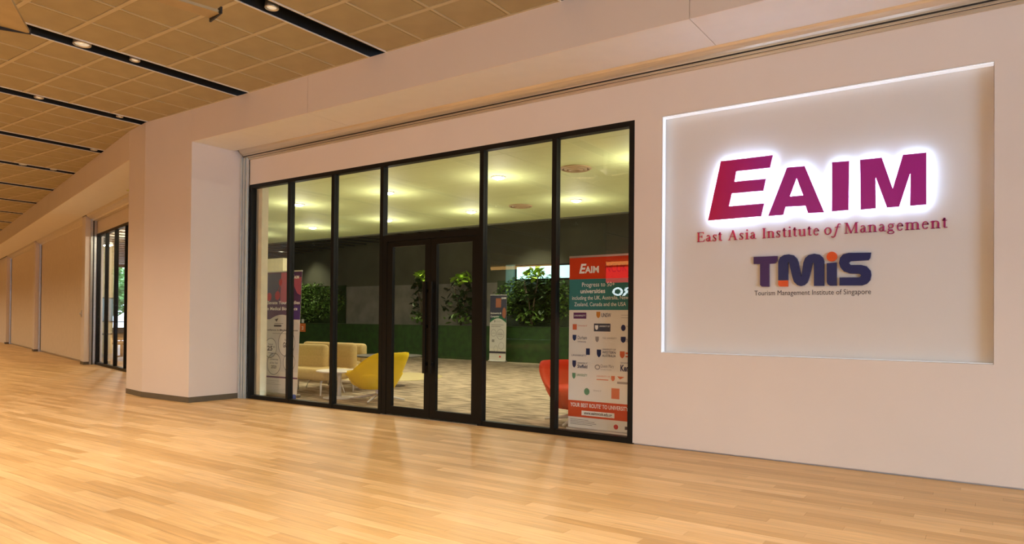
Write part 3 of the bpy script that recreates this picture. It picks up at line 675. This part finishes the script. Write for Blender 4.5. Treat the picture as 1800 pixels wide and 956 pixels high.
shield(b, -.05, rowz[2]-.03, .045, .065, -.001); disc(b, -.02, rowz[4], .035, .03, -.001, hole=.012); rect(b, .23, rowz[5]-.045, .38, rowz[5]-.02, -.001)
rect(b, .02+.25, rowz[0]+.02, .39, rowz[0]+.024, -.001); rect(b, .27, rowz[0]-.01, .39, rowz[0]-.006, -.001)
pr(b, 'grey_lettering', GRY)
b = B(); rect(b, -.35, rowz[1]-.03, -.295, rowz[1]+.035, -.001); text_geo(b, 'University of', -.28, rowz[1]+.01, .02, .12, -.002)
shield(b, .26, rowz[3]-.04, .06, .08, -.001); rect(b, .33, rowz[3]+.01, .40, rowz[3]+.03, -.001); rect(b, .33, rowz[3]-.025, .40, rowz[3]-.01, -.001)
rect(b, .16, rowz[6]-.06, .26, rowz[6]+.06, -.001); shield(b, .155, rowz[5]-.02, .045, .06, -.001); text_geo(b, 'UNIVERSITY OF', -.03, rowz[5]+.02, .018, .17, -.002); rect(b, -.03, rowz[5]-.015, .12, rowz[5]-.005, -.001)
b.add([(.23, -.001, rowz[5]+.04), (.32, -.001, rowz[5]+.035), (.265, -.001, rowz[5]+.005)], [(0, 2, 1)])
pr(b, 'orange_logos', flat('ink_brick', (.62, .14, .06)))
b = B(); rect(b, -.07, rowz[1]-.045, .14, rowz[1]+.045, -.001); pr(b, 'slate_label', flat('ink_slate', (.06, .065, .09)))
b = B(); text_geo(b, 'UNIVERSITY OF', .0, rowz[1]+.005, .02, .13, -.002); shield(b, -.055, rowz[1]-.03, .04, .055, -.002); pr(b, 'label_lettering', WHT)
b = B(); disc(b, -.155, rowz[6], .035, .04, -.001); shield(b, -.35, rowz[5]-.02, .045, .07, -.001); text_geo(b, 'UNIVERSITY', -.29, rowz[5]+.015, .028, .14, -.002, bold=.01); pr(b, 'green_logos', GRN)

pr(rect(B(), -.4, .127, .4, .317, -.001), 'orange_strip', ORG)
b = B(); text_geo(b, "YOUR BEST ROUTE' TO UNIVERSITY", 0, .245, .045, .74, -.002, align='C', bold=.01); pr(b, 'slogan', WHT)
pr(rect(B(), -.22, .150, .20, .205, -.002), 'address_plate', WHT)
b = B(); text_geo(b, 'www.eaimncuk.edu.sg', -.01, .165, .035, .36, -.003, align='C', bold=.02)
for k in range(4): rect(b, -.37, .095-.018*k, (-.13, -.05, -.03, -.08)[k], .099-.018*k, -.001)
rect(b, .33, .035, .36, .07, -.001); pr(b, 'small_print', INK)
b = B(); disc(b, .22, .055, .028, .028, -.001); pr(b, 'red_dot', flat('ink_red', (.6, .04, .04)))
# left banner, purple
def dome(b, x0, x1, z0, zc, rise, y, n=18):
    pts = [(x0, y, z0), (x1, y, z0)]+[(x1-(x1-x0)*i/n, y, zc+rise*math.sin(math.pi*i/n)) for i in range(n+1)]
    return b.add(pts, [tuple(range(len(pts)))])
w, h = .86, 2.02
t, pr = banner('purple and cream banner just inside the leftmost panes, with circles of awards', (-9.72, .50, 0), math.radians(4), w, h, .042)
pr(rect(B(), -.43, 1.22, .43, h-.01, -.001), 'purple_photo', flat('ink_plum', (.10, .045, .12)))
b = B(); rect(b, -.43, 1.55, -.08, h-.03, -.0015); pr(b, 'slate_area', flat('ink_slate_blue', (.07, .08, .14)))
b = B(); rect(b, -.06, 1.5, .12, h-.02, -.0015); b.add([(.16, -.0015, h-.1), (.42, -.0015, h-.1), (.42, -.0015, 1.62), (.34, -.0015, 1.65)], [(0, 3, 2, 1)]); pr(b, 'pink_area', flat('ink_pink', (.42, .10, .15)))
b = B(); disc(b, -.13, 1.62, .06, .075, -.002); disc(b, -.07, 1.84, .04, .06, -.002); disc(b, -.33, 1.60, .055, .07, -.002); b.add([(-.13, -.002, 1.70), (-.12, -.002, 1.70), (-.06, -.002, 1.80), (-.07, -.002, 1.80)], [(0, 1, 2, 3)]); pr(b, 'red_drops', flat('ink_crimson', (.45, .03, .05)))
b = B(); rect(b, .26, 1.22, .43, 1.45, -.0015); pr(b, 'violet_area', flat('ink_violet', (.09, .05, .20)))
pr(dome(B(), -.43, .43, .36, 1.14, .16, -.002), 'cream_panel', flat('ink_cream', (.66, .62, .56)))
b = B(); text_geo(b, 'Elevate Your Studies', -.39, 1.475, .055, .80, -.0025, bold=.02); text_geo(b, 'in Medical Bioscience', -.38, 1.375, .055, .74, -.0025, bold=.02)
text_geo(b, 'E', .19, 1.895, .07, y=-.0025, bold=.03, shear=.25); text_geo(b, 'AIM', .245, 1.895, .05, y=-.0025, bold=.03); pr(b, 'headline', WHT)
b = B(); b.add([(-.17, -.003, 1.22), (-.08, -.003, 1.24), (-.12, -.003, 1.18)], [(0, 2, 1)]); rect(b, -.18, 1.10, .0, 1.13, -.003); rect(b, -.17, 1.15, .04, 1.156, -.003)
text_geo(b, 'Excellence in Medical Science', -.41, 1.03, .03, .80, -.003, bold=.02); rect(b, -.2, .985, .2, .99, -.003)
pr(b, 'small_print', INK)
cs_ = ((-.24, .74, .15), (.14, .83, .20), (-.14, .42+.06, .165), (.22, .46+.06, .14))
b = B(); [disc(b, x, z, r, r*1.1, -.0025) for x, z, r in cs_]; pr(b, 'award_circles', flat('ink_pale', (.78, .74, .66)))
b = B(); [disc(b, x, z, r, r*1.1, -.003, hole=.008) for x, z, r in cs_]
text_geo(b, 'Ranked', -.24, .79, .03, .11, -.003, align='C'); text_geo(b, '25', -.32, .70, .075, .13, -.003, bold=.03); text_geo(b, 'th', -.18, .745, .035, .05, -.003); rect(b, -.3, .655, -.18, .662, -.003)
text_geo(b, 'GOLD', .16, .76, .08, .20, -.003, align='C', bold=.03); text_geo(b, 'Rated', .14, .87, .03, .09, -.003, align='C'); shield(b, .12, .92, .05, .08, -.003)
text_geo(b, 'University', -.14, .54, .035, .2, -.003, align='C'); text_geo(b, 'of the Year', -.14, .48, .035, .2, -.003, align='C'); text_geo(b, '2020', -.14, .405, .05, .13, -.003, align='C', bold=.02)
rect(b, .17, .56, .27, .566, -.003); rect(b, .15, .52, .29, .526, -.003); pr(b, 'circle_lettering', INK)
pr(rect(B(), -.43, .25, .43, .275, -.002), 'plum_line', PURP)
b = B(); [rect(b, -.40, .20-.03*k, (.0, -.1, .05)[k], .204-.03*k, -.002) for k in range(3)]; pr(b, 'fine_print', GRY)
# far banner
w, h = .62, 2.0
t, pr = banner('small dark topped banner standing at the back against the planter wall', (-12.45, 10.45, 0), math.radians(0), w, h, .02)
pr(rect(B(), -.31, 1.22, .31, h-.01, -.003), 'dark_photo', flat('ink_night', (.06, .06, .09)))
b = B(); disc(b, .22, 1.45, .07, .17, -.004); rect(b, -.1, 1.62, .1, 1.9, -.004); pr(b, 'warm_shape', flat('ink_rust', (.38, .14, .08)))
pr(dome(B(), -.31, .31, .9, 1.22, .16, -.005), 'green_arc', flat('ink_deep_green', (.03, .14, .07)))
pr(dome(B(), -.31, .31, .36, 1.15, .14, -.007), 'cream_panel', flat('ink_cream', (.66, .62, .56)))
b = B(); text_geo(b, 'Engineering &', -.28, 1.42, .055, .40, -.01, bold=.02); text_geo(b, 'Computing', -.28, 1.32, .055, .32, -.01, bold=.02); text_geo(b, 'EAIM', .12, 1.88, .05, .17, -.01, bold=.03); pr(b, 'headline', WHT)
b = B(); disc(b, -.16, .84, .10, .11, -.01, hole=.01); disc(b, .10, .80, .14, .16, -.01, hole=.012); disc(b, .14, .45, .10, .11, -.01, hole=.008); disc(b, -.06, .36, .08, .09, -.01, hole=.008)
rect(b, -.14, 1.17, -.10, 1.23, -.01); rect(b, -.07, 1.19, .12, 1.20, -.01); rect(b, -.26, 1.08, .22, 1.095, -.01); rect(b, -.26, 1.03, .1, 1.045, -.01)
rect(b, -.22, .56, -.12, .64, -.01); rect(b, .0, .79, .2, .81, -.01); rect(b, .02, .84, .18, .85, -.01); rect(b, .02, .74, .18, .75, -.01); rect(b, -.22, .83, -.1, .84, -.01); pr(b, 'diagrams', GRY)
pr(rect(B(), -.31, .22, .31, .28, -.008), 'dark_line', INK)
b = B(); disc(b, .1, .12, .03, .03, -.008); pr(b, 'red_dot', flat('ink_red', (.6, .04, .04)))

# ------------------------------------------------------------------ sign lettering
MLET = logo_mat('crimson_acrylic', (.56, .005, .10), (.44, .02, .30), -2.28, -1.8)
MTXT = logo_mat('crimson_lettering', (.55, .008, .05), (.36, .012, .12), -2.4, -.6)
MLED = mat('white_led', (.9, .95, 1), .5, emit=(.48, .68, 1.0), es=20)
MPURP = mat('violet_return', (.12, .02, .20), .3)
G = {
'E': [(-2.22, 2.887), (-1.724, 2.885), (-1.749, 2.769), (-2.067, 2.77), (-2.085, 2.671), (-1.786, 2.667), (-1.81, 2.555), (-2.11, 2.557), (-2.138, 2.434), (-1.801, 2.433), (-1.828, 2.312), (-2.346, 2.308)],
'A': [(-1.594, 2.752), (-1.438, 2.747), (-1.268, 2.304), (-1.407, 2.308), (-1.43, 2.378), (-1.605, 2.383), (-1.626, 2.309), (-1.763, 2.309)],
'I': [(-1.204, 2.754), (-1.062, 2.748), (-1.066, 2.309), (-1.204, 2.307)],
'M': [(-0.975, 2.748), (-0.803, 2.746), (-0.718, 2.468), (-0.641, 2.75), (-0.467, 2.747), (-0.466, 2.306), (-0.586, 2.306), (-0.585, 2.586), (-0.669, 2.304), (-0.762, 2.306), (-0.851, 2.579), (-0.848, 2.306), (-0.968, 2.304)]}
AH = [(-1.508, 2.643), (-1.45, 2.477), (-1.567, 2.478)]
def ccw(p): return sum(a[0]*b[1]-b[0]*a[1] for a, b in zip(p, p[1:]+p[:1])) > 0
def inset(poly, d):
    """move each edge inwards by d"""
    n = len(poly); out = []; sg = 1 if ccw(poly) else -1
    for i in range(n):
        p0, p1, p2 = Vector(poly[i-1]), Vector(poly[i]), Vector(poly[(i+1) % n])
        a = (p1-p0).normalized(); c = (p2-p1).normalized()
        na = Vector((-a.y, a.x))*sg; nc = Vector((-c.y, c.x))*sg; bis = (na+nc)
        if bis.length < 1e-4: bis = na
        bis.normalize(); out.append(tuple(p1+bis*d/max(.35, bis.dot(na))))
    return out
def holed(b, poly, hole, y0, y1):
    bm = bmesh.new()
    def lp(pl, y): 
        v = [bm.verts.new((p[0], y, p[1])) for p in pl]
        return v, [bm.edges.new((v[i], v[(i+1) % len(v)])) for i in range(len(v))]
    for y in (y0, y1):
        e = lp(poly, y)[1]+(lp(hole, y)[1] if hole else [])
        bmesh.ops.triangle_fill(bm, edges=e, use_beauty=True)
    bm.verts.index_update(); b.add([v.co.copy() for v in bm.verts], [tuple(v.index for v in f.verts) for f in bm.faces]); bm.free()
    for pl in [poly]+([hole] if hole else []):
        n = len(pl); vs = [(p[0], y0, p[1]) for p in pl]+[(p[0], y1, p[1]) for p in pl]
        b.add(vs, [(i, (i+1) % n, n+(i+1) % n, n+i) for i in range(n)])
    return b
sg = thing('illuminated_sign', 'backlit crimson block letters EAIM glowing in the recessed sign panel', 'sign', (0, 0, 0))
for k, pl_ in G.items():
    hole = AH if k == 'A' else None
    L_ = holed(B(), pl_, hole, .036, .054).build('letter', MLET, sg, fix=True)
    holed(B(), inset(pl_, .008), inset(AH, -.008) if hole else None, .0545, .060).build('backlight', MLED, L_, fix=True)
    b = B()
    for p in inset(pl_, .03)[::3]: b.box((p[0]-.004, .060, p[1]-.004), (p[0]+.004, .094, p[1]+.004))
    b.build('spacer', MALU, L_)
# serif lettering, drawn from strokes
def ring(b, cx, cz, rx, rz, a0, a1, thin, thick, n=22):
    o = []; q = []
    for i in range(n+1):
        a = math.radians(a0+(a1-a0)*i/n); c, s_ = math.cos(a), math.sin(a); wd = thin+(thick-thin)*abs(c)**1.5
        o.append((cx+rx*c, cz+rz*s_)); l = math.hypot(rx*c, rz*s_) or 1; q.append((cx+(rx-wd)*c, cz+(rz-min(wd, thin+(thick-thin)*abs(c)))*s_))
    for i in range(n): b.append([o[i], o[i+1], q[i+1], q[i]])
def bar(b, x0, z0, x1, z1): b.append([(x0, z0), (x1, z0), (x1, z1), (x0, z1)])
TH, HN = .15, .062      # thick and thin stroke
def stem(b, x, z0, z1, foot=True, head=None, w=.135):
    bar(b, x-w/2, z0, x+w/2, z1)
    if foot: bar(b, x-w/2-.075, z0, x+w/2+.075, z0+HN*.8)
    if head == 'slab': bar(b, x-w/2-.075, z1-HN*.8, x+w/2+.075, z1)
    if head == 'flag': b.append([(x-w/2, z1-.12), (x-w/2, z1-.02), (x-w/2-.09, z1-.06), (x-w/2-.09, z1-.085)])
def line(b, p, q, w):
    dx, dz = q[0]-p[0], q[1]-p[1]; b.append([(p[0]-w/2, p[1]), (p[0]+w/2, p[1]), (q[0]+w/2, q[1]), (q[0]-w/2, q[1])])
XH = .68
def glyph(c):
    b = []
    if c == 'E':
        stem(b, .17, 0, 1, True, 'slab', .13); bar(b, .17, 0, .68, HN); bar(b, .17, 1-HN, .64, 1); bar(b, .2, .5, .5, .5+HN)
        bar(b, .47, .40, .51, .66); bar(b, .61, .8, .645, 1); b.append([(.64, 0), (.68, 0), (.73, .25), (.70, .25)]); return b, .78
    if c == 'A':
        line(b, (.12, 0), (.44, 1), .055); line(b, (.70, 0), (.44, 1), .15); bar(b, .24, .32, .60, .32+HN)
        bar(b, .02, 0, .24, HN*.8); bar(b, .55, 0, .86, HN*.8); return b, .9
    if c == 'I': stem(b, .2, 0, 1, True, 'slab', .14); return b, .4
    if c == 'M':
        line(b, (.16, 0), (.16, 1), .05); line(b, (.52, 0), (.20, 1), .13); line(b, (.50, 0), (.84, 1), .05); line(b, (.88, 0), (.88, 1), .14)
        bar(b, .03, 0, .29, HN*.8); bar(b, .74, 0, 1.02, HN*.8); bar(b, .03, 1-HN*.8, .2, 1); bar(b, .86, 1-HN*.8, 1.02, 1); return b, 1.06
    if c == 'a':
        ring(b, .24, XH-.19, .17, .19, 15, 165, HN, .07); stem(b, .37, .08, XH-.19, False); ring(b, .46, .1, .11, .1, 200, 330, .04, .06)
        ring(b, .22, .19, .17, .19, 60, 350, HN, .10); line(b, (.30, .36), (.37, .42), .06); return b, .55
    if c == 's':
        ring(b, .22, XH-.165, .155, .165, 40, 265, HN, .09); ring(b, .22, .18, .165, .185, -130, 95, HN, .09)
        b.append([(.09, .43), (.14, .52), (.36, .24), (.29, .19)]); bar(b, .35, XH-.2, .385, XH); bar(b, .05, 0, .08, .2); return b, .48
    if c == 't':
        stem(b, .18, .1, .86, False); bar(b, .04, XH-.05, .34, XH); ring(b, .26, .13, .135, .13, 180, 330, .05, .09); b.append([(.04, XH-.05), (.13, .88), (.2, .88), (.2, XH-.05)]); return b, .4
    if c == 'i':
        stem(b, .17, 0, XH, True, 'flag'); ring(b, .17, .92, .07, .07, 0, 360, .07, .07, 12); return b, .34
    if c == 'n' or c == 'm' or c == 'u':
        if c == 'u':
            stem(b, .15, .18, XH, False, 'flag'); ring(b, .30, .2, .20, .2, 180, 320, .06, .10); stem(b, .50, .0, XH, False, 'flag'); bar(b, .5, 0, .62, .045); return b, .66
        stem(b, .15, 0, XH, True, 'flag'); k = 2 if c == 'm' else 1
        for j in range(k):
            x = .15+.35*j; ring(b, x+.18, XH-.2, .22, .2, 0, 150, .06, .105); stem(b, x+.35, 0, XH-.2, True)
        return b, .66 if c == 'n' else 1.02
    if c == 'e':
        ring(b, .27, XH/2, .22, XH/2+.01, 10, 325, HN, .10); bar(b, .1, XH*.55, .48, XH*.55+HN); b.append([(.38, XH*.55), (.49, XH*.55), (.47, XH*.75), (.40, XH*.75)]); return b, .55
    if c == 'o': ring(b, .29, XH/2, .26, XH/2+.01, 0, 360, HN, .11); return b, .60
    if c == 'g':
        ring(b, .27, XH-.22, .2, .22, 0, 360, HN, .09); bar(b, .38, XH-.06, .54, XH-.01); b.append([(.13, .28), (.2, .3), (.15, .13), (.07, .14)])
        b.append([(.07, .16), (.08, .07), (.42, .05), (.42, .14)]); ring(b, .28, -.10, .24, .17, 0, 360, HN, .07); return b, .58
    if c == 'f':   # italic f with a descender
        line(b, (.12, -.22), (.34, .80), .09); ring(b, .44, .82, .13, .17, 35, 180, .06, .09); ring(b, .0, -.17, .13, .14, 180, 345, .06, .09); bar(b, .13, XH-.05, .5, XH); return b, .5
    return b, .3
def serif_word(word, x0, x1, z, cap, parent):
    tot = sum(glyph(c)[1]+.05 for c in word)-.05; sx = (x1-x0)/tot; x = x0
    for c in word:
        polys, adv = glyph(c); b = B()
        for p in polys:
            q = [((px)*sx+x, pz*cap+z) for px, pz in p]
            if not ccw(q): q = q[::-1]
            n = len(q)
            b.add([(u, .084, v) for u, v in q]+[(u, .0938, v) for u, v in q], [tuple(range(n)), tuple(range(n, 2*n))[::-1]]+[(i, (i+1) % n, n+(i+1) % n, n+i) for i in range(n)])
        b.build('letter', MTXT, parent, fix=True); x += (adv+.05)*sx
sr = thing('sign_lettering', 'crimson serif line East Asia Institute of Management under the glowing letters', 'lettering', (0, 0, 0))
ZB, CAP = 2.104, .098
SERIF = [('East', 1224.8, 1270), ('Asia', 1279.5, 1330), ('Institute', 1339.5, 1441), ('of', 1448, 1476), ('Management', 1483.5, 1666)]
SX = {1224.8: -2.478, 1270: -2.216, 1279.5: -2.163, 1330: -1.886, 1339.5: -1.835, 1441: -1.313, 1448: -1.279, 1476: -1.142, 1483.5: -1.110, 1666: -.313}
for wd, a, c in SERIF: serif_word(wd, SX[a], SX[c], ZB, CAP, sr)
tm = thing('sign_lettering', 'navy rounded logo letters TMiS with orange dot and foot', 'lettering', (0, 0, 0))
T2 = {
'T': [(-1.906, 1.928), (-1.685, 1.928), (-1.688, 1.882), (-1.711, 1.857), (-1.76, 1.856), (-1.759, 1.637), (-1.827, 1.639), (-1.844, 1.655), (-1.845, 1.857), (-1.906, 1.86)],
'M': [(-1.676, 1.698), (-1.677, 1.874), (-1.662, 1.912), (-1.625, 1.934), (-1.581, 1.938), (-1.537, 1.926), (-1.507, 1.894), (-1.494, 1.855), (-1.47, 1.72), (-1.453, 1.853), (-1.439, 1.895), (-1.406, 1.924), (-1.357, 1.934), (-1.311, 1.923), (-1.283, 1.895), (-1.273, 1.861), (-1.272, 1.635), (-1.359, 1.637), (-1.361, 1.85), (-1.371, 1.85), (-1.398, 1.722), (-1.416, 1.669), (-1.441, 1.645), (-1.473, 1.637), (-1.506, 1.648), (-1.535, 1.679), (-1.55, 1.726), (-1.58, 1.862), (-1.588, 1.862), (-1.588, 1.696)],
'i': [(-1.251, 1.841), (-1.168, 1.846), (-1.167, 1.635), (-1.223, 1.636), (-1.243, 1.65), (-1.25, 1.673)],
'S': [(-0.888, 1.922), (-0.895, 1.875), (-0.908, 1.855), (-1.053, 1.852), (-1.067, 1.838), (-1.053, 1.819), (-0.967, 1.816), (-0.921, 1.8), (-0.891, 1.762), (-0.886, 1.722), (-0.894, 1.679), (-0.92, 1.647), (-0.959, 1.632), (-1.144, 1.636), (-1.144, 1.709), (-0.979, 1.706), (-0.968, 1.724), (-0.979, 1.736), (-1.059, 1.742), (-1.107, 1.762), (-1.137, 1.8), (-1.148, 1.841), (-1.141, 1.886), (-1.114, 1.918), (-1.067, 1.928)]}
FOOT = [(-1.676, 1.694), (-1.588, 1.694), (-1.588, 1.636), (-1.661, 1.637), (-1.676, 1.651)]
MNAV = mat('navy_acrylic', (.012, .016, .11), .3); MPUR = mat('purple_acrylic', (.055, .012, .11), .3); MORA = mat('orange_acrylic', (.80, .10, .015), .35)
for k, p in T2.items():
    L_ = holed(B(), p, None, .07, .0935).build('letter', MPUR if k == 'T' else MNAV, tm, fix=True)
    if k == 'T': L_['label'] = 'purple letter T'
    if k == 'M': holed(B(), FOOT, None, .07, .0935).build('orange_foot', MORA, L_, fix=True)
    if k == 'i': holed(B(), [(-1.2085+.0445*math.cos(math.tau*q/28), 1.9005+.0445*math.sin(math.tau*q/28)) for q in range(28)], None, .07, .0935).build('orange_dot', MORA, L_, fix=True)
b = B(); text_geo(b, 'Tourism Management Institute of Singapore', -1.902, 1.556, .047, 1.012, .0925)
tag(b.build('small_lettering', INK), 'thin dark line Tourism Management Institute of Singapore under the navy logo', 'lettering')

# ------------------------------------------------------------------ opposite side of the corridor, mirrored in the glass
ow = B()
for x0, x1 in ((-62, -14.1), (-11.5, -9.72), (-7.3, 9)): ow.box((x0, -12.2, 0), (x1, -12.0, ZC+.1))
struct('wall_opposite', ow, mat('dark_brown_wall', (.10, .085, .06), .7))
struct('wall_far_opposite', B().box((-62, -32, 0), (9, -31.8, 5)), mat('shop_wall', (.25, .17, .12), .7))
struct('wall_end_right', B().box((9, -32, 0), (9.2, .2, 5)), MW)
struct('wall_end_left', B().box((-62.2, -32, 0), (-62, 20, 5)), MW)
B().box((-26, -26.3, 4.22), (-8, -26.2, 4.40)).build('cove_lamp', mat('cove_glow', (1, .6, .2), .5, emit=(1, .55, .15), es=3.0), bpy.data.objects['wall_far_opposite'])
sp = thing('shop_sign', 'red lit shop fascia with white letters across the corridor, seen mirrored in the glass', 'sign', (-14, -26, 0))
B().box((-2.95, -.3, 3.30), (6, -.1, 4.1)).build('fascia', mat('red_fascia', (.8, .02, .03), .4, emit=(1, .03, .05), es=4.0), sp)
b = B(); text_geo(b, 'RO', 0, 0, .40, 1.05, 0, bold=.04)
wx = max(v[0] for v in b.v)
B().add([(-2.4+wx-v[0], -.05, 2.62+v[2]) for v in b.v], b.f).build('letters', mat('sign_white', (1, 1, 1), .5, emit=(.8, .95, 1), es=9.0), sp)
for x in (-20, -16, -12): lamp('SPOT', 'shop_lamp', (x, -22, 4.4), 300, (1, .8, .6), .15, 120, 1.0)

# unseen glowing fill panels added across the corridor and at the right end
ls = struct('fill_panel_warm', B().box((-7.2, -12.05, 3.3), (-2.3, -11.98, 3.4)).box((-7.2, -12.05, 0), (-2.3, -11.98, .1)), MFRAME)
MFILLW = mat('warm_fill_glow', (.9, .85, .8), .5, emit=(1, .89, .76), es=3.6)
for k in range(2):
    B().box((-7.2+2.4*k, -12.05, .1), (-7.12+2.4*k, -11.96, 3.3)).build('mullion', MFRAME, ls)
    B().box((-7.12+2.4*k, -12.02, .1), (-4.8+2.4*k, -12.0, 3.3)).build('glow_pane', MFILLW, ls)
le = struct('fill_panel_cool', B().box((8.9, -11.2, 3.3), (8.99, -4.2, 3.4)), MFRAME)
MFILLC = mat('cool_fill_glow', (.8, .9, 1), .5, emit=(.50, .72, 1.0), es=10.0)
for k in range(3):
    B().box((8.88, -11.2+2.3*k, .1), (8.98, -11.12+2.3*k, 3.3)).build('mullion', MFRAME, le)
    B().box((8.93, -11.12+2.3*k, .1), (8.96, -8.9+2.3*k, 3.3)).build('glow_pane', MFILLC, le)
